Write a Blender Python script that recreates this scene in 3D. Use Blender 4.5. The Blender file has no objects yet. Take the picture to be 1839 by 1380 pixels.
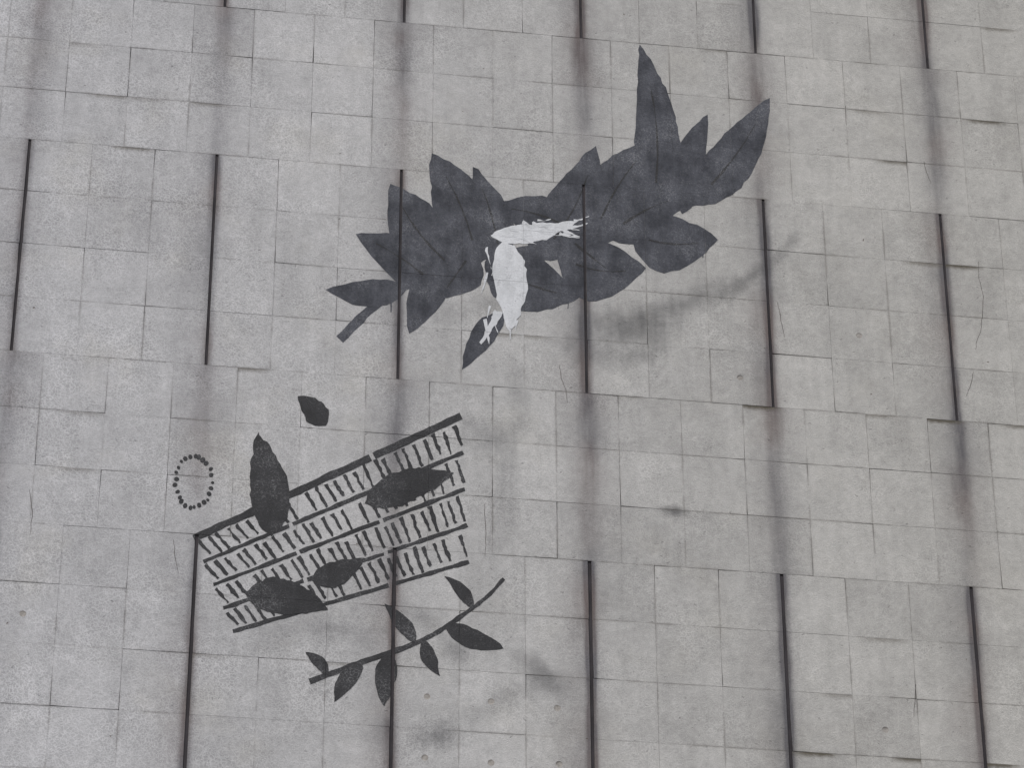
import bpy, bmesh, math, random
from math import radians, sin, cos, pi
from mathutils import Vector, noise, geometry

scene = bpy.context.scene
T = 0.30                       # side of one concrete panel, metres
ZA = 1.6 + 34.374 * T          # height of the reference joint line (bottom of the upper grooved band)

# ------------------------------------------------------------------ camera
F, PITCH, YAW, ROLL = 6029.0, 0.5466, 0.1478, -0.0028
CAM = Vector((1.164 * T, -44.613 * T, 1.6))
cam_d = bpy.data.cameras.new('camera'); cam = bpy.data.objects.new('camera', cam_d)
scene.collection.objects.link(cam); scene.camera = cam
cam_d.sensor_width = 36.0; cam_d.lens = F / 1839 * 36.0
cam_d.clip_start = 0.1; cam_d.clip_end = 2000
fwd = Vector((sin(YAW) * cos(PITCH), cos(YAW) * cos(PITCH), sin(PITCH)))
r0 = Vector((cos(YAW), -sin(YAW), 0)); u0 = r0.cross(fwd)
RT = r0 * cos(ROLL) + u0 * sin(ROLL); UP = -r0 * sin(ROLL) + u0 * cos(ROLL)
from mathutils import Matrix
cam.matrix_world = Matrix(((RT.x, UP.x, -fwd.x, CAM.x), (RT.y, UP.y, -fwd.y, CAM.y),
                           (RT.z, UP.z, -fwd.z, CAM.z), (0, 0, 0, 1)))

def wall(px, py):              # a point of the photograph -> the place (x, z) on the wall, plane y = 0
    d = fwd * F + RT * (px - 919.5) - UP * (py - 690.0)
    p = CAM + d * (-CAM.y / d.y)
    return (p.x, p.z)
def seen(x, z):                # place on the wall -> point of the photograph
    d = Vector((x, 0, z)) - CAM; k = d.dot(fwd)
    return 919.5 + F * d.dot(RT) / k, 690 - F * d.dot(UP) / k

# ------------------------------------------------------------------ light: a bright overcast day
SUN_EL, SUN_AZ = radians(52), radians(212)     # from the upper left, in front of the wall
w = bpy.data.worlds.new('World'); scene.world = w; w.use_nodes = True
nt = w.node_tree; nt.nodes.clear()
sky = nt.nodes.new('ShaderNodeTexSky'); sky.sky_type = 'NISHITA'; sky.sun_disc = False
sky.sun_elevation = SUN_EL; sky.sun_rotation = SUN_AZ; sky.air_density = 1.0; sky.dust_density = 2.5
hs = nt.nodes.new('ShaderNodeHueSaturation'); hs.inputs['Saturation'].default_value = 0.28
bg = nt.nodes.new('ShaderNodeBackground'); bg.inputs['Strength'].default_value = 0.12
wo = nt.nodes.new('ShaderNodeOutputWorld')
nt.links.new(sky.outputs[0], hs.inputs['Color']); nt.links.new(hs.outputs[0], bg.inputs[0]); nt.links.new(bg.outputs[0], wo.inputs[0])
sd = bpy.data.lights.new('sun', 'SUN'); sd.energy = 1.0; sd.angle = radians(14); sd.color = (1.0, 0.955, 0.90)
so = bpy.data.objects.new('sun', sd); scene.collection.objects.link(so)
sdir = Vector((sin(SUN_AZ) * cos(SUN_EL), cos(SUN_AZ) * cos(SUN_EL), sin(SUN_EL)))
so.location = sdir * 60; so.rotation_euler = sdir.to_track_quat('Z', 'Y').to_euler()
vs = scene.view_settings
scene.display_settings.display_device = 'sRGB'
vs.view_transform = 'Standard'; vs.look = 'None'; vs.gamma = 1; vs.use_curve_mapping = False
vs.exposure = 0.54

# ------------------------------------------------------------------ material helpers
class N:
    """a thin wrapper that writes node maths as expressions"""
    def __init__(s, mat): s.t = mat.node_tree; s.n = s.t.nodes
    def put(s, sock, v):
        if isinstance(v, bpy.types.NodeSocket): s.t.links.new(v, sock)
        elif v is not None: sock.default_value = v
    def m(s, op, a, b=None, c=None, clamp=False):
        k = s.n.new('ShaderNodeMath'); k.operation = op; k.use_clamp = clamp
        for i, v in enumerate((a, b, c)): s.put(k.inputs[i], v)
        return k.outputs[0]
    def add(s, a, b): return s.m('ADD', a, b)
    def sub(s, a, b): return s.m('SUBTRACT', a, b)
    def mul(s, a, b): return s.m('MULTIPLY', a, b)
    def vm(s, op, a, b):
        k = s.n.new('ShaderNodeVectorMath'); k.operation = op
        s.put(k.inputs[0], a); s.put(k.inputs[1], b)
        return k.outputs['Value'] if op in ('LENGTH', 'DISTANCE', 'DOT_PRODUCT') else k.outputs[0]
    def noise(s, vec, scale, detail=3, rough=0.55, dist=0.0):
        k = s.n.new('ShaderNodeTexNoise'); s.put(k.inputs['Vector'], vec)
        for a, b in (('Scale', scale), ('Detail', detail), ('Roughness', rough), ('Distortion', dist)): k.inputs[a].default_value = b
        return k.outputs['Fac']
    def vor(s, vec, scale, feature='F1'):
        k = s.n.new('ShaderNodeTexVoronoi'); k.feature = feature; s.put(k.inputs['Vector'], vec); k.inputs['Scale'].default_value = scale
        return k
    def ss(s, v, a, b, lo=0.0, hi=1.0):
        k = s.n.new('ShaderNodeMapRange'); k.interpolation_type = 'SMOOTHSTEP'
        s.put(k.inputs['Value'], v)
        for i, q in zip((1, 2, 3, 4), (a, b, lo, hi)): k.inputs[i].default_value = q
        return k.outputs[0]
    def mix(s, f, a, b, mode='MIX'):
        k = s.n.new('ShaderNodeMix'); k.data_type = 'RGBA'; k.blend_type = mode
        s.put(k.inputs[0], f); s.put(k.inputs[6], a); s.put(k.inputs[7], b)
        return k.outputs[2]
    def xyz(s, x, y, z):
        k = s.n.new('ShaderNodeCombineXYZ')
        for i, v in enumerate((x, y, z)): s.put(k.inputs[i], v)
        return k.outputs[0]

def newmat(name):
    m = bpy.data.materials.new(name); m.use_nodes = True
    b = m.node_tree.nodes['Principled BSDF']; b.inputs['Roughness'].default_value = 0.9
    b.inputs['Specular IOR Level'].default_value = 0.25
    return m, b, N(m)

def plain(name, col, rough=0.9, var=0.2, scale=20):
    m, b, n = newmat(name)
    g = n.n.new('ShaderNodeNewGeometry')
    f = n.noise(g.outputs['Position'], scale, 5)
    c2 = tuple(v * (1 - var) for v in col) + (1,)
    n.put(b.inputs['Base Color'], n.mix(n.ss(f, .35, .65), tuple(col) + (1,), c2)); b.inputs['Roughness'].default_value = rough
    return m

def grain_nodes(n, P):
    """shared by bare concrete and the paint on it: fine relief and pits"""
    fine = n.noise(P, 210, 4, 0.7)
    warp = n.vm('ADD', P, n.vm('SCALE', P, None)) if False else P
    k = n.n.new('ShaderNodeTexNoise'); n.put(k.inputs['Vector'], P); k.inputs['Scale'].default_value = 45; k.inputs['Detail'].default_value = 4
    off = n.n.new('ShaderNodeVectorMath'); off.operation = 'SCALE'; n.put(off.inputs[0], k.outputs['Color']); off.inputs['Scale'].default_value = 0.034
    Pw = n.vm('ADD', P, off.outputs[0])
    worm = n.ss(n.vor(Pw, 62, 'DISTANCE_TO_EDGE').outputs['Distance'], 0.02, 0.16, 1, 0)
    v = n.vor(Pw, 34)
    sep = n.n.new('ShaderNodeSeparateColor'); n.put(sep.inputs[0], v.outputs['Color'])
    pit = n.mul(n.ss(v.outputs['Distance'], 0.08, 0.22, 1, 0), n.ss(sep.outputs[0], 0.80, 0.90))
    v2 = n.vor(Pw, 8.5)
    sep2 = n.n.new('ShaderNodeSeparateColor'); n.put(sep2.inputs[0], v2.outputs['Color'])
    chip = n.mul(n.ss(v2.outputs['Distance'], 0.025, 0.055, 1, 0), n.ss(sep2.outputs[0], 0.84, 0.86))
    return fine, worm, pit, chip

# soft grey smudges of spray mist that lie on the wall: (photo x, y, half width, half height, strength, turn)
SMUDGE = [(1130, 590, 95, 60, .42, .25), (1230, 545, 120, 26, .40, .5), (1345, 500, 70, 16, .34, .75), (1415, 440, 42, 12, .26, 1.0),
          (1090, 640, 70, 30, .22, 0), (800, 560, 40, 30, .20, 0), (880, 545, 45, 24, .25, .2), (930, 700, 20, 70, .20, .1),
          (895, 790, 55, 45, .24, .6), (905, 900, 30, 120, .20, 0), (845, 760, 20, 20, .18, 0), (820, 1165, 26, 26, .34, 0),
          (760, 1110, 50, 18, .20, -.7), (975, 1215, 62, 26, .40, -.75), (925, 1245, 50, 22, .18, .4), (785, 1325, 38, 26, .42, .2),
          (860, 1285, 60, 25, .16, .6), (690, 1310, 20, 40, .22, 0), (1208, 918, 26, 10, .50, 0), (600, 1130, 55, 20, .22, -.2)]

def concrete_material():
    m, b, n = newmat('weathered_concrete')
    g = n.n.new('ShaderNodeNewGeometry'); P = g.outputs['Position']
    sp = n.n.new('ShaderNodeSeparateXYZ'); n.put(sp.inputs[0], P); X, Y, Z = sp.outputs
    fine, worm, pit, chip = grain_nodes(n, P)
    # smooth, pitted casting on the right; coarse exposed lime skin on the left and in patches
    region = n.add(n.ss(X, 0.3, 3.9, 0.62, 0.16), n.mul(n.sub(n.noise(P, 3.1, 5, .65), .5), 3.2))
    region = n.m('MAXIMUM', n.m('MINIMUM', region, 1.0), 0.06)
    big = n.noise(P, 1.1, 3); med = n.noise(P, 7.5, 6, .6); mm = n.noise(P, 30, 5, .65)
    Pv = n.vm('MULTIPLY', P, (1.0, 1.0, 0.09)); streak = n.noise(Pv, 22, 5, .6); streak2 = n.noise(Pv, 6, 3, .5)
    tone = n.n.new('ShaderNodeAttribute'); tone.attribute_type = 'OBJECT'; tone.attribute_name = 'tone'
    led = n.n.new('ShaderNodeAttribute'); led.attribute_type = 'OBJECT'; led.attribute_name = 'ledge_dirt'
    lc = n.n.new('ShaderNodeAttribute'); lc.attribute_type = 'OBJECT'; lc.attribute_name = 'ledge_place'
    val = n.add(1.0, n.mul(n.sub(big, .5), .44))
    val = n.add(val, n.mul(n.sub(med, .5), .50))
    val = n.add(val, n.mul(n.sub(mm, .5), .36))
    val = n.add(val, n.mul(n.sub(streak, .5), .22))
    val = n.add(val, n.mul(n.sub(streak2, .5), .20))
    val = n.add(val, n.mul(n.sub(fine, .5), .80))
    val = n.add(val, tone.outputs['Fac'])
    val = n.add(val, n.mul(n.mul(n.sub(worm, .30), region), .36))
    val = n.sub(val, n.mul(pit, .22))
    # grime that runs down beside every groove
    wob = n.mul(n.sub(n.noise(n.vm('MULTIPLY', P, (.2, .2, 1)), 2.6, 3), .5), .055)
    xs = n.add(X, wob)
    cell = n.m('ROUND', n.m('DIVIDE', X, 3 * T))
    dx = n.sub(xs, n.mul(cell, 3 * T))                      # signed distance to the nearest groove line
    dx0 = n.sub(X, n.mul(cell, 3 * T))
    row = n.m('FLOORED_MODULO', n.m('DIVIDE', n.sub(ZA, Z), T), 7.0)
    inplain = n.ss(row, 2.98, 3.02, 1, 0)
    below = n.ss(row, 0.0, 3.0, 1.15, 0.70)                 # strongest right under a groove's end
    ax = n.m('ABSOLUTE', dx)
    core = n.ss(ax, 0.0, 0.070, 1, 0); wide = n.ss(ax, 0.01, 0.18, 1, 0)
    left = n.mul(n.ss(dx, -0.24, -0.01), n.ss(dx, 0.0, 0.03, 1, 0))
    amt = n.ss(n.noise(n.vm('MULTIPLY', P, (1, 1, .35)), 5, 4), .25, .7, .55, 1.15)
    percell = n.ss(n.noise(n.xyz(cell, 3.3, 7.1), 1.7, 0), .3, .7, .75, 1.2)
    runs = n.mul(n.mul(n.add(n.mul(core, .32), n.mul(wide, .25)), below), inplain)
    ax0 = n.m('ABSOLUTE', dx0)
    beside = n.mul(n.add(n.add(n.mul(n.ss(ax0, .004, .045, 1, 0), .50), n.mul(n.ss(ax0, 0, .12, 1, 0), .16)), n.mul(left, .24)), n.sub(1.0, inplain))
    grime = n.mul(n.mul(n.mul(n.add(runs, beside), amt), percell), n.ss(streak, .3, .7, .78, 1.25))
    grime = n.m('MINIMUM', grime, .8)
    # spray mist
    sm = None
    nzw = n.add(n.mul(n.sub(n.noise(P, 7, 6, .68), .5), 1.9), n.mul(n.sub(streak, .5), .7))
    for (px, py, rx, ry, st, an) in SMUDGE:
        x, z = wall(px, py)
        s1 = T / 109.0
        c, s_ = cos(an), sin(an)
        u = n.add(n.mul(n.sub(X, x), c / (rx * s1)), n.mul(n.sub(Z, z), s_ / (rx * s1)))
        v = n.add(n.mul(n.sub(X, x), -s_ / (ry * s1)), n.mul(n.sub(Z, z), c / (ry * s1)))
        d = n.m('SQRT', n.add(n.mul(u, u), n.mul(v, v)))
        k = n.ss(n.add(d, nzw), -0.1, 1.5, min(.7, st * 1.30), 0)
        sm = k if sm is None else n.sub(1.0, n.mul(n.sub(1.0, sm), n.sub(1.0, k)))
    # dirt caught under the ledge of the panel above
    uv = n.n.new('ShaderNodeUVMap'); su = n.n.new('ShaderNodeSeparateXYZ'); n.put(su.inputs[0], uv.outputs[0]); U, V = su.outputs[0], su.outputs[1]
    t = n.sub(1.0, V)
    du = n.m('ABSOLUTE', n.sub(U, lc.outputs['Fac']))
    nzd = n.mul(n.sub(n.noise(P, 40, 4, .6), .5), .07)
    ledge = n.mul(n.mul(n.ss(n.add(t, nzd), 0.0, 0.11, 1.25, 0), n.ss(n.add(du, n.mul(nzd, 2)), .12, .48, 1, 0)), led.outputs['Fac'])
    eu = n.m('MINIMUM', n.m('MINIMUM', U, n.sub(1.0, U)), n.m('MINIMUM', V, n.sub(1.0, V)))
    rim = n.mul(n.ss(n.add(eu, n.mul(nzd, .5)), 0.0, 0.035, 1, 0), n.ss(n.noise(P, 4.2, 3), .44, .62))
    base = n.mix(n.ss(X, -0.5, 5.0), (.398, .396, .410, 1), (.386, .377, .361, 1))
    base = n.mix(n.ss(n.noise(P, 2.3, 4), .5, .75, 0, .35), base, (.40, .385, .355, 1))
    rgb = n.n.new('ShaderNodeCombineColor'); [n.put(rgb.inputs[i], val) for i in range(3)]
    col = n.mix(1.0, base, rgb.outputs[0], 'MULTIPLY')
    gcol = n.mix(n.ss(n.noise(P, 2.0, 2), .4, .65), (.055, .052, .064, 1), (.085, .058, .056, 1))
    col = n.mix(grime, col, gcol)
    col = n.mix(sm, col, (.045, .046, .050, 1))
    col = n.mix(n.mul(rim, .30), col, (.10, .09, .075, 1))
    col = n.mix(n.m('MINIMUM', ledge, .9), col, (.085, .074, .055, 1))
    col = n.mix(n.mul(chip, .75), col, (.10, .075, .06, 1))
    n.put(b.inputs['Base Color'], col)
    h = n.add(n.mul(fine, .5), n.sub(n.mul(worm, .35), n.add(n.mul(pit, .9), n.mul(chip, 1.2))))
    h = n.add(h, n.mul(mm, .9))
    bm_ = n.n.new('ShaderNodeBump'); bm_.inputs['Strength'].default_value = .55; bm_.inputs['Distance'].default_value = .003
    n.put(bm_.inputs['Height'], h); n.put(b.inputs['Normal'], bm_.outputs[0])
    return m

def paint_material(name, dark, light, cover=.93, fade=False):
    m, b, n = newmat(name)
    g = n.n.new('ShaderNodeNewGeometry'); P = g.outputs['Position']
    fine, worm, pit, chip = grain_nodes(n, P)
    Pv = n.vm('MULTIPLY', P, (1.0, 1.0, 0.30))
    a = n.noise(P, 5.5, 5, .6); c = n.noise(Pv, 17, 5, .62); d = n.noise(P, 60, 4, .7)
    f = n.add(n.add(n.mul(n.sub(a, .5), 1.5), n.mul(n.sub(c, .5), 1.1)), n.mul(n.sub(d, .5), .8))
    f = n.ss(n.add(f, .5), 0.0, 1.0)
    col = n.mix(f, dark + (1,), light + (1,))
    thin = n.ss(n.add(n.add(n.mul(fine, .7), n.mul(worm, .30)), n.mul(a, .7)), cover, cover + .30, 0, .45)
    col = n.mix(thin, col, (.30, .30, .31, 1))
    if fade:                                              # dry white roller: the charcoal below shows through in patches
        w_ = n.ss(n.add(n.mul(n.noise(P, 11, 5, .65), .8), n.mul(fine, .3)), .60, .74)
        col = n.mix(n.mul(w_, .75), col, (.16, .16, .175, 1))
    col = n.mix(n.mul(pit, .35), col, (.03, .03, .03, 1))
    n.put(b.inputs['Base Color'], col); b.inputs['Roughness'].default_value = .72
    bm_ = n.n.new('ShaderNodeBump'); bm_.inputs['Strength'].default_value = .45; bm_.inputs['Distance'].default_value = .003
    n.put(bm_.inputs['Height'], n.sub(n.add(fine, n.mul(worm, .4)), pit)); n.put(b.inputs['Normal'], bm_.outputs[0])
    return m

M_CON = concrete_material()
M_CORE = plain('wall_core', (.07, .064, .058), .95)
M_SEAL = plain('groove_seal', (.044, .039, .044), .8, .4, 6)
M_PLUG = plain('mortar_plug', (.34, .32, .30), .95, .3, 60)
M_CRACK = plain('crack_dirt', (.12, .105, .10), .95, .4, 40)
M_CHAR = paint_material('charcoal_paint', (.026, .028, .036), (.086, .090, .108))
M_BLACK = paint_material('black_paint', (.022, .022, .024), (.040, .040, .044))
M_WHITE = paint_material('white_paint', (.47, .48, .50), (.66, .67, .70), 1.05, True)
M_WHITE2 = paint_material('thin_white_paint', (.48, .49, .51), (.62, .63, .66), 1.0)

# ------------------------------------------------------------------ object helpers
def obj(name, mesh, mat, parent=None, **props):
    o = bpy.data.objects.new(name, mesh); scene.collection.objects.link(o)
    if mat and mesh and not mesh.materials: mesh.materials.append(mat)
    if parent: o.parent = parent
    for k, v in props.items(): o[k] = v
    return o
def mesh_from(name, V, Fs):
    me = bpy.data.meshes.new(name); me.from_pydata(V, [], Fs); me.update(); return me

# ground: paving in front of the wall, out of the picture but bouncing light
gm, gb, gn = newmat('asphalt_ground')
g_ = gn.n.new('ShaderNodeNewGeometry')
gn.put(gb.inputs['Base Color'], gn.mix(gn.noise(g_.outputs['Position'], 3, 6), (.10, .10, .10, 1), (.16, .155, .15, 1)))
obj('ground', mesh_from('ground', [(-600, -600, 0), (600, -600, 0), (600, 600, 0), (-600, 600, 0)], [(0, 1, 2, 3)]), gm, None,
    kind='structure', label='grey paved ground in front of the wall')

# ------------------------------------------------------------------ the concrete wall
wall_e = bpy.data.objects.new('concrete_wall', None); scene.collection.objects.link(wall_e)
wall_e.location = (2.5, 0.3, 0); wall_e['category'] = 'wall'
wall_e['label'] = 'weathered grey concrete wall of square cast panels with black vertical grooves in alternating bands'
bpy.context.view_layer.update()
INV = Matrix.Translation(-wall_e.location)
def wobj(name, mesh, mat, **p):
    o = obj(name, mesh, mat, wall_e, **p); o.matrix_parent_inverse = INV; return o

R0, R1 = -9, 39                                   # rows counted down from the reference line
U0, U1 = -9, 27                                   # panel columns
def grooved(r): return (r % 7) >= 3
rng = random.Random(11)
gapv, gaph = {}, {}
def gap_v(r, x):                                  # half width of the upright joint at place x (in panels) of row r
    if grooved(r) and abs(x / 3 - round(x / 3)) < .01: return 0.0070 + (.0012 if r >= 10 else 0)
    k = (r, round(x * 2))
    if k not in gapv:
        q = random.Random(hash(k) & 0xffff).random()
        faint = .42 - .05 * x
        gapv[k] = 0.00012 if q < faint else 0.00012 + 0.00030 * random.Random(hash(k) & 0xfffff).random()
    return gapv[k]
def gap_h(line, x):                               # half width of the level joint on top of row `line`
    k = (line, int(math.floor(x)))
    if k not in gaph:
        g = random.Random(hash((line, int(math.floor(x)), 5)) & 0xffffff)
        q = g.random(); faint = .45 - .05 * x
        gaph[k] = 0.0001 if q < faint else 0.00010 + 0.00026 * g.random()
    return gaph[k]

HOLES = [wall(*p) for p in ((1329, 679), (1543, 603), (767, 1252), (882, 1261), (1001, 1273), (763, 1362), (882, 1371), (1004, 1374), (1590, 1312), (41, 1103))]
# dirt caught on ledges, by photo place of the joint: (x, y, strength)
LEDGES = [(1770, 218, .75), (1610, 286, .6), (1560, 196, .35), (1725, 477, .8), (1660, 472, .55), (1360, 728, .8), (1690, 752, .9), (1568, 745, .45),
          (1235, 1348, .0), (1465, 1350, .8), (1640, 1365, .7), (1790, 1372, .9), (240, 258, .5), (200, 168, .45), (375, 184, .4), (140, 842, .35),
          (440, 662, .5), (150, 735, .3), (370, 1173, .3), (1790, 50, .5), (1210, 345, .5), (1130, 430, .35), (950, 605, .4), (1115, 715, .2),
          (1590, 1145, .4), (1835, 765, .6), (1300, 92, .3), (1510, 1250, .35), (600, 1216, .3), (895, 602, .5), (130, 76, .3), (255, 178, .3)]

class Panel: pass
panels = []
for r in range(R0, R1):
    off = 0.0 if grooved(r) else 0.5
    for c in range(U0, U1):
        p = Panel(); q = random.Random((r * 977 + c * 31 + 5) & 0xfffff)
        p.r, p.x0u, p.x1u = r, c + off, c + 1 + off
        p.cx = (p.x0u + .5) * T; p.cz = ZA - (r + .5) * T
        p.l = p.x0u * T + gap_v(r, p.x0u); p.rr = p.x1u * T - gap_v(r, p.x1u)
        p.t = ZA - r * T - gap_h(r, p.x0u + .25); p.b = ZA - (r + 1) * T + gap_h(r + 1, p.x0u + .25)
        p.out = q.uniform(0.0, 0.0006) + (.0013 if q.random() < .10 else 0); p.tilt = q.uniform(-.0015, .002)
        p.tone = max(-.075, min(.075, q.gauss(0, .034))); p.q = q
        sx, sy = seen(p.cx, p.cz)
        p.inframe = -62 < sx < 1901 and -58 < sy < 1438
        p.size = 0 if not p.inframe else 1
        p.dirt, p.place = (0.0, .5)
        panels.append(p)
for (x, y, s) in LEDGES:
    wx, wz = wall(x, y)
    best = min(panels, key=lambda p: abs(p.t - wz) * 1.5 + max(0, abs(p.cx - wx) - T * .5) * 3 + abs(p.cx - wx) * .1)
    best.dirt = s; best.place = min(.9, max(.1, (wx - best.l) / (best.rr - best.l)))
def face_y(p, z): return -(p.out - (z - p.cz) * (-p.tilt) * -1)       # front face, bottom edge proud when tilt > 0

def panel_geo(p, ox, oz, V, Fs, UV):
    q = p.q; j = .00035; cb = .0005
    pts = []
    for (ax, az, bx, bz) in ((p.l, p.b, p.rr, p.b), (p.rr, p.b, p.rr, p.t), (p.rr, p.t, p.l, p.t), (p.l, p.t, p.l, p.b)):
        pts.append((ax, az))
        nx, nz = (0, 1) if az == bz else (1, 0)
        k = q.uniform(-j, j); pts.append(((ax + bx) / 2 + nx * k, (az + bz) / 2 + nz * k))
    for k in (0, 2, 4, 6):                     # knocked-off corners
        if q.random() < .13:
            x, z = pts[k]; d = q.uniform(.001, .003)
            pts[k] = (x + (d if x < p.cx else -d), z + (d if z < p.cz else -d))
    n = len(pts); base = len(V)
    mx, mz = (p.l + p.rr) / 2, (p.b + p.t) / 2
    inn = [(x - math.copysign(cb, x - mx) if abs(x - mx) > .05 else x, z - math.copysign(cb, z - mz) if abs(z - mz) > .05 else z) for x, z in pts]
    for ring, dy in ((inn, 0), (pts, cb), (pts, .045)):
        for x, z in ring: V.append((x - ox, face_y(p, z) + dy, z - oz))
    uvs = [((x - p.l) / (p.rr - p.l), (z - p.b) / (p.t - p.b)) for x, z in inn]
    for k in range(2):
        for i in range(n):
            a, b_ = base + k * n + i, base + k * n + (i + 1) % n
            Fs.append((a, a + n, b_ + n, b_)); UV.extend([uvs[i], uvs[i], uvs[(i + 1) % n], uvs[(i + 1) % n]])
    hole = [h for h in HOLES if p.l + .02 < h[0] < p.rr - .02 and p.b + .02 < h[1] < p.t - .02]
    if not hole:
        Fs.append(tuple(base + i for i in range(n))); UV.extend(uvs)
        return []
    rings = [[Vector((x, z, 0)) for x, z in inn]]; idx = list(range(base, base + n)); R = .0155
    for hx, hz in hole:
        ring = [(hx + R * cos(a * pi / 7), hz + R * sin(a * pi / 7)) for a in range(14)]
        b0 = len(V)
        for dy in (0, .0035):
            for x, z in ring: V.append((x - ox, face_y(p, z) + dy, z - oz))
        for i in range(14):
            a, b_ = b0 + i, b0 + (i + 1) % 14
            Fs.append((a, b_, b_ + 14, a + 14)); UV.extend([(.5, .5)] * 4)
        rings.append([Vector((x, z, 0)) for x, z in ring]); idx += list(range(b0, b0 + 14))
    flat = [v for rg in rings for v in rg]
    for tri in geometry.tessellate_polygon(rings):
        a, b_, c_ = (flat[i] for i in tri)
        t = tri if (b_ - a).cross(c_ - a).z > 0 else tri[::-1]
        Fs.append(tuple(idx[i] for i in t)); UV.extend([((flat[i].x - p.l) / (p.rr - p.l), (flat[i].y - p.b) / (p.t - p.b)) for i in t])
    return hole

def set_uv(me, UV):
    l = me.uv_layers.new(name='UVMap')
    for i, uv in enumerate(UV): l.data[i].uv = uv

near = [p for p in panels if p.inframe]
near.sort(key=lambda p: max(abs(seen(p.cx, p.cz)[0] - 919) / 919, abs(seen(p.cx, p.cz)[1] - 690) / 690))
near = near[:300]; nearset = set(map(id, near))
near.sort(key=lambda p: (p.r, p.x0u))
for p in near:
    V, Fs, UV = [], [], []
    holes = panel_geo(p, p.cx, p.cz, V, Fs, UV)
    me = mesh_from('concrete_panel', V, Fs); set_uv(me, UV)
    o = wobj('concrete_panel', me, M_CON, tone=p.tone, ledge_dirt=p.dirt, ledge_place=p.place)
    o.location = (p.cx, 0, p.cz)
    for hx, hz in holes:
        nv = 14; R = .0154; ring = [(R * cos(a * 2 * pi / nv), R * sin(a * 2 * pi / nv)) for a in range(nv)]
        pv = [(x, -.0000, z) for x, z in ring] + [(x * .6, .0015, z * .6) for x, z in ring]
        pf = [(i, (i + 1) % nv, (i + 1) % nv + nv, i + nv) for i in range(nv)] + [tuple(range(nv, 2 * nv))]
        t = wobj('tie_hole_plug', mesh_from('tie_hole_plug', pv, pf), M_PLUG); t.location = (hx, .0000, hz)
V, Fs, UV = [], [], []
for p in panels:
    if id(p) not in nearset: panel_geo(p, 0, 0, V, Fs, UV)
me = mesh_from('outer_concrete_panels', V, Fs); set_uv(me, UV)
wobj('outer_concrete_panels', me, M_CON, kind='stuff', tone=0.0, ledge_dirt=0.0, ledge_place=.5)

def box(x0, x1, y0, y1, z0, z1):
    V = [(x, y, z) for z in (z0, z1) for y in (y0, y1) for x in (x0, x1)]
    return V, [(0, 1, 5, 4), (1, 3, 7, 5), (3, 2, 6, 7), (2, 0, 4, 6), (4, 5, 7, 6), (0, 2, 3, 1)]
ztop, zbot = ZA - R0 * T, ZA - R1 * T
wobj('wall_core', mesh_from('wall_core', *box(U0 * T, (U1 + .5) * T, .04, .6, 0.0, ztop + .12)), M_CORE)
# the black seal at the bottom of each groove, one strip for each grooved band
r = R0
while r < R1:
    if grooved(r):
        e = r
        while e < R1 and grooved(e): e += 1
        for k in range(U0 // 3, U1 // 3 + 1):
            x = k * 3 * T
            wobj('groove_seal', mesh_from('groove_seal', *box(x - .0095, x + .0095, .006, .039, ZA - e * T + .003, ZA - r * T - .003)), M_SEAL)
        r = e
    else: r += 1

# hairline cracks: thin dirty ribbons, photo places
CRACKS = [[(1757, 470), (1758, 500), (1766, 532), (1764, 570), (1761, 595), (1754, 615), (1752, 628)], [(1396, 543), (1401, 565), (1405, 590), (1409, 606)],
          [(1748, 668), (1743, 692), (1735, 712)], [(1659, 290), (1664, 310), (1672, 330)], [(312, 970), (314, 1000), (320, 1030)],
          [(1005, 655), (1008, 680), (1016, 700), (1019, 724)], [(53, 880), (58, 920), (55, 960)], [(870, 905), (873, 960), (871, 1000)],
          [(1735, 1390), (1741, 1410)], [(1518, 190), (1520, 225)], [(735, 390), (741, 470)], [(1645, 1230), (1641, 1290)]]
def panel_at(x, z):
    for p in near:
        if p.x0u * T <= x < p.x1u * T and ZA - (p.r + 1) * T <= z < ZA - p.r * T: return p
for cr in CRACKS:
    pts = [wall(*c) for c in cr]; fine = []
    for (a, b_) in zip(pts, pts[1:]):
        for k in range(4):
            t = k / 4; q = Vector((a[0] * (1 - t) + b_[0] * t, 0, a[1] * (1 - t) + b_[1] * t))
            fine.append((q.x + .0045 * noise.noise(q * 40), q.z))
    fine.append(pts[-1]); V, Fs = [], []
    for i, (x, z) in enumerate(fine):
        p = panel_at(x, z); y = (face_y(p, z) if p else 0) - .0008
        wd = .0011 * (1 - abs(i / (len(fine) - 1) - .45)) + .0002
        V += [(x - wd, y, z), (x + wd, y, z)]
        if i: Fs.append((2 * i - 2, 2 * i - 1, 2 * i + 1, 2 * i))
    wobj('hairline_crack', mesh_from('hairline_crack', V, Fs), M_CRACK)

# ------------------------------------------------------------------ the painting: a plain leaf-and-lattice stencil in the same place, size and colours
mural = bpy.data.objects.new('stencil_painting', None); scene.collection.objects.link(mural)
mx, mz = wall(870, 700); mural.location = (mx, 0, mz)
mural['category'] = 'mural'; mural['label'] = 'large charcoal, black and white stencil painting across the middle of the concrete wall'
MINV = Matrix.Translation(-mural.location)
prng = random.Random(4)

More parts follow.
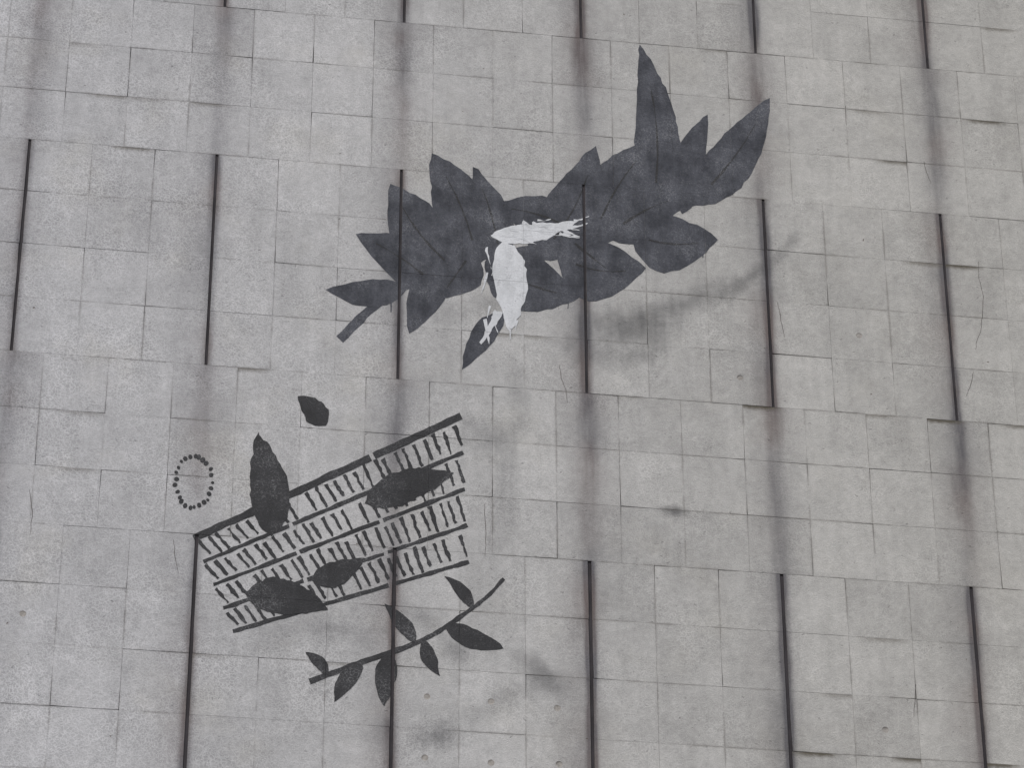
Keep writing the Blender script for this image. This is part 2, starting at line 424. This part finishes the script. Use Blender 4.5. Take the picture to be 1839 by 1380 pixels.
def ragged(poly, step=9, amp=2.2, freq=.05, seed=0):
    """photo-space outline -> denser outline with a hand-cut, slightly bled edge"""
    out = []; n = len(poly)
    for i in range(n):
        a, b_ = Vector(poly[i]), Vector(poly[(i + 1) % n]); L = (b_ - a).length
        k = max(1, int(L / step)); nv = Vector((-(b_ - a).y, (b_ - a).x)).normalized() if L > 1e-6 else Vector((0, 0))
        for j in range(k):
            q = a.lerp(b_, j / k)
            s = noise.noise(Vector((q.x * freq, q.y * freq, seed))) + .5 * noise.noise(Vector((q.x * freq * 3.1, q.y * freq * 3.1, seed + 5)))
            out.append(q + nv * s * amp)
    return out

LEVEL = [0]
def paint(name, poly, mat, level, step=9, amp=2.2, label=None, freq=.05):
    rg = ragged(poly, step, amp, freq, prng.random() * 50)
    w2 = [Vector((*wall(v.x, v.y), 0)) for v in rg]
    xs = [v.x for v in w2]; zs = [v.y for v in w2]
    tris = geometry.tessellate_polygon([w2])
    V, Fs = [], []
    LEVEL[0] += 1; off = .0005 + level * .0004 + (LEVEL[0] % 40) * .000006
    for p in near:
        x0, x1, z0, z1 = p.l + .0001, p.rr - .0001, p.b + .0001, p.t - .0001
        if x1 < min(xs) or x0 > max(xs) or z1 < min(zs) or z0 > max(zs): continue
        bm = bmesh.new(); vv = [bm.verts.new(v) for v in w2]
        for t in tris:
            try: bm.faces.new([vv[i] for i in t])
            except ValueError: pass
        for co, no in (((x0, 0, 0), (-1, 0, 0)), ((x1, 0, 0), (1, 0, 0)), ((0, z0, 0), (0, -1, 0)), ((0, z1, 0), (0, 1, 0))):
            bmesh.ops.bisect_plane(bm, geom=bm.verts[:] + bm.edges[:] + bm.faces[:], plane_co=co, plane_no=no, clear_outer=True, dist=1e-7)
        b0 = len(V); bm.verts.index_update()
        for v in bm.verts: V.append((v.co.x, face_y(p, v.co.y) - off, v.co.y))
        for f in bm.faces:
            ids = [b0 + v.index for v in f.verts]
            f.normal_update()
            Fs.append(ids if f.normal.z > 0 else ids[::-1])     # face towards the street (-y)
        bm.free()
    if not Fs: return None
    o = obj(name, mesh_from(name, V, Fs), mat, mural); o.matrix_parent_inverse = MINV
    if label: o['label'] = label
    return o

def leaf(x0, y0, x1, y1, w, bend=0.0, n=12, fat=.42):
    """outline of a pointed leaf from its stalk end to its tip, photo px"""
    a, b_ = Vector((x0, y0)), Vector((x1, y1)); d = b_ - a; L = d.length; d.normalize(); nrm = Vector((-d.y, d.x))
    up, dn = [], []
    for i in range(n + 1):
        t = i / n
        prof = w * (sin(pi * t ** (.7 + fat * .3)) ** .8) * (1 - .25 * t)
        c = a + d * L * t + nrm * bend * sin(pi * t)
        up.append(c + nrm * prof); dn.append(c - nrm * prof)
    return up + dn[-2:0:-1]
def stroke(pts, w0, w1=None):
    w1 = w1 if w1 is not None else w0
    P_ = [Vector(p) for p in pts]; up, dn = [], []
    for i, p in enumerate(P_):
        d = (P_[min(i + 1, len(P_) - 1)] - P_[max(i - 1, 0)]).normalized(); nr = Vector((-d.y, d.x))
        w_ = (w0 + (w1 - w0) * i / (len(P_) - 1)) / 2
        up.append(p + nr * w_); dn.append(p - nr * w_)
    return up + dn[::-1]
def blob(cx, cy, rx, ry, turn=0, n=18):
    return [Vector((cx + rx * cos(a) * cos(turn) - ry * sin(a) * sin(turn), cy + rx * cos(a) * sin(turn) + ry * sin(a) * cos(turn))) for a in (2 * pi * i / n for i in range(n))]
def spline(pts, k=6):
    out = []; P_ = [Vector(p) for p in pts]; P_ = [P_[0]] + P_ + [P_[-1]]
    for i in range(1, len(P_) - 2):
        for j in range(k):
            t = j / k; a, b_, c, d = P_[i - 1:i + 3]
            out.append(.5 * ((2 * b_) + (c - a) * t + (2 * a - 5 * b_ + 4 * c - d) * t * t + (3 * b_ - a - 3 * c + d) * t ** 3))
    out.append(P_[-2]); return out

# branch
paint('branch_stem', stroke(spline([(610, 610), (700, 530), (840, 468), (1000, 440), (1150, 405), (1270, 340), (1335, 250)]), 17, 9), M_CHAR, 0)
LEAVES = [  # stalk x, y, tip x, y, half width, bend
    (835, 500, 700, 330, 66, -14), (860, 480, 775, 275, 60, 12), (790, 520, 640, 420, 44, 8), (900, 480, 850, 300, 40, 8),
    (960, 470, 1070, 262, 60, 18), (1060, 440, 1175, 250, 62, -12), (1000, 460, 1160, 482, 64, 16), (930, 480, 975, 535, 34, 6),
    (1130, 420, 1290, 430, 58, 14), (1170, 400, 1150, 80, 46, 20), (1240, 370, 1382, 175, 48, 12),
    (870, 470, 1040, 535, 60, 10), (730, 520, 585, 520, 28, -8), (1040, 420, 880, 372, 40, 12), (800, 480, 735, 600, 36, 6), (1090, 425, 1235, 350, 52, -10),
    (1225, 385, 1270, 205, 34, -12), (850, 450, 790, 535, 50, 0), (1010, 420, 1110, 500, 50, 0)]
for (a, b_, c, d, w_, bd) in LEAVES:
    if w_ < 5: continue
    lf = paint('leaf', leaf(a, b_, c, d, w_, bd), M_CHAR, 1, amp=3.4, freq=.09)
# veins scraped into the bigger leaves, bare line in paler paint
for (a, b_, c, d, w_, bd) in LEAVES:
    if w_ < 40: continue
    A, B = Vector((a, b_)), Vector((c, d)); dd = (B - A); nr = Vector((-dd.y, dd.x)).normalized()
    mid = [A + dd * t + nr * bd * sin(pi * t) for t in (.22, .36, .5, .64, .78)]
    paint('leaf_vein', stroke(mid, 4.2, 1.6), M_BLACK, 2, 6, 1.2)
for (a, b_, c, d, w_, bd) in [(905, 430, 915, 600, 34, -8), (880, 425, 1045, 395, 18, 8)]:
    paint('leaf', leaf(a, b_, c, d, w_, bd), M_WHITE, 3, 5, 4.5, 'pale white leaf among the charcoal ones', .055)
for k in range(34):                     # dry-brush strokes feathering out of the white leaf
    t = prng.random()
    if k % 2: x, y, an = 890 + 150 * t, 418 - 18 * t + prng.uniform(-14, 16), prng.uniform(-.25, .5)
    else: x, y, an = 900 + prng.uniform(-30, 30), 430 + 150 * t, prng.uniform(1.2, 1.9)
    L = prng.uniform(18, 46)
    paint('brush_stroke', stroke([(x, y), (x + L * .5 * cos(an), y + L * .5 * sin(an) + 2), (x + L * cos(an), y + L * sin(an))], prng.uniform(3, 7), .8), prng.choice((M_WHITE, M_WHITE2)), 5, 5, 2.4, None, .2)
paint('leaf', leaf(905, 560, 830, 665, 24, 6), M_CHAR, 1, 8, 3)
paint('leaf_vein', stroke([(895, 560), (880, 590), (862, 618)], 16, 5), M_WHITE2, 4, 5, 4)

# slanted lattice of short bars
def lat(u, v):                       # a plain slanted panel in photo space
    A, B, C, D = Vector((348, 968)), Vector((828, 748)), Vector((842, 1010)), Vector((418, 1135))
    return A.lerp(B, u).lerp(D.lerp(C, u), v)
for v in (0.0, .25, .5, .75, 1.0):
    for (u0_, u1_) in ((0, .33), (.345, .66), (.675, 1.0)):
        pts = [lat(u0_ + (u1_ - u0_) * k / 5, v) for k in range(6)]
        paint('lattice_rail', stroke(pts, 13 if v == 0 else 7), M_BLACK, 1, 7, 2.0)
for row in range(4):
    nbar = 27
    for i in range(nbar):
        if prng.random() < .05: continue
        u = (i + .5 + prng.uniform(-.16, .16)) / nbar; v0, v1 = row / 4 + .035, row / 4 + .215
        a = lat(u - .012, v0 + prng.uniform(-.01, .02)); b_ = lat(u + .012, v1 + prng.uniform(-.02, .015))
        paint('lattice_bar', stroke([a, a.lerp(b_, .5), b_], 6.6 + prng.uniform(-1.4, 1.8), 4.6), M_BLACK, 2, 5, 2.8, None, .12)
# solid leaves lying over the lattice and beside it
for (a, b_, c, d, w_, bd) in ((488, 965, 462, 775, 40, 8), (440, 1065, 590, 1095, 36, -6), (560, 1045, 655, 1005, 26, 5), (655, 905, 815, 850, 34, -6), (585, 765, 536, 712, 24, 3)):
    paint('solid_leaf', leaf(a, b_, c, d, w_, bd), M_BLACK, 3, 6, 4.0, None, .09)
# ring of dots
for i in range(25):
    a = 2 * pi * (i + prng.uniform(-.16, .16)) / 25; q = prng.uniform(3.6, 5.2)
    paint('dot', blob(348 + 33 * cos(a) + prng.uniform(-2, 2), 866 + 46 * sin(a) + prng.uniform(-2, 2), q, q * .85, a, 9), M_BLACK, 1, 4, 1.6)
# twig below the lattice
paint('twig', stroke(spline([(556, 1225), (650, 1190), (760, 1150), (860, 1085), (905, 1040)]), 11, 6), M_BLACK, 1, 7, 2.2)
for (a, b_, c, d, w_) in ((650, 1190, 600, 1262, 19), (700, 1172, 690, 1270, 22), (745, 1155, 690, 1085, 15), (800, 1125, 905, 1165, 21), (850, 1092, 800, 1035, 14), (590, 1212, 548, 1172, 12), (760, 1150, 790, 1215, 15)):
    paint('twig_leaf', leaf(a, b_, c, d, w_, 4), M_BLACK, 2, 7, 2.6)
# a few runs of paint
for (x, y, L) in ((1212, 455, 26), (1106, 505, 22), (1262, 445, 18), (1345, 232, 14), (702, 545, 16), (1020, 535, 20)):
    paint('paint_drip', stroke([(x, y - 14), (x + .5, y + L * .5), (x, y + L)], 3.0, 1.6), M_CHAR, 0, 6, .5)
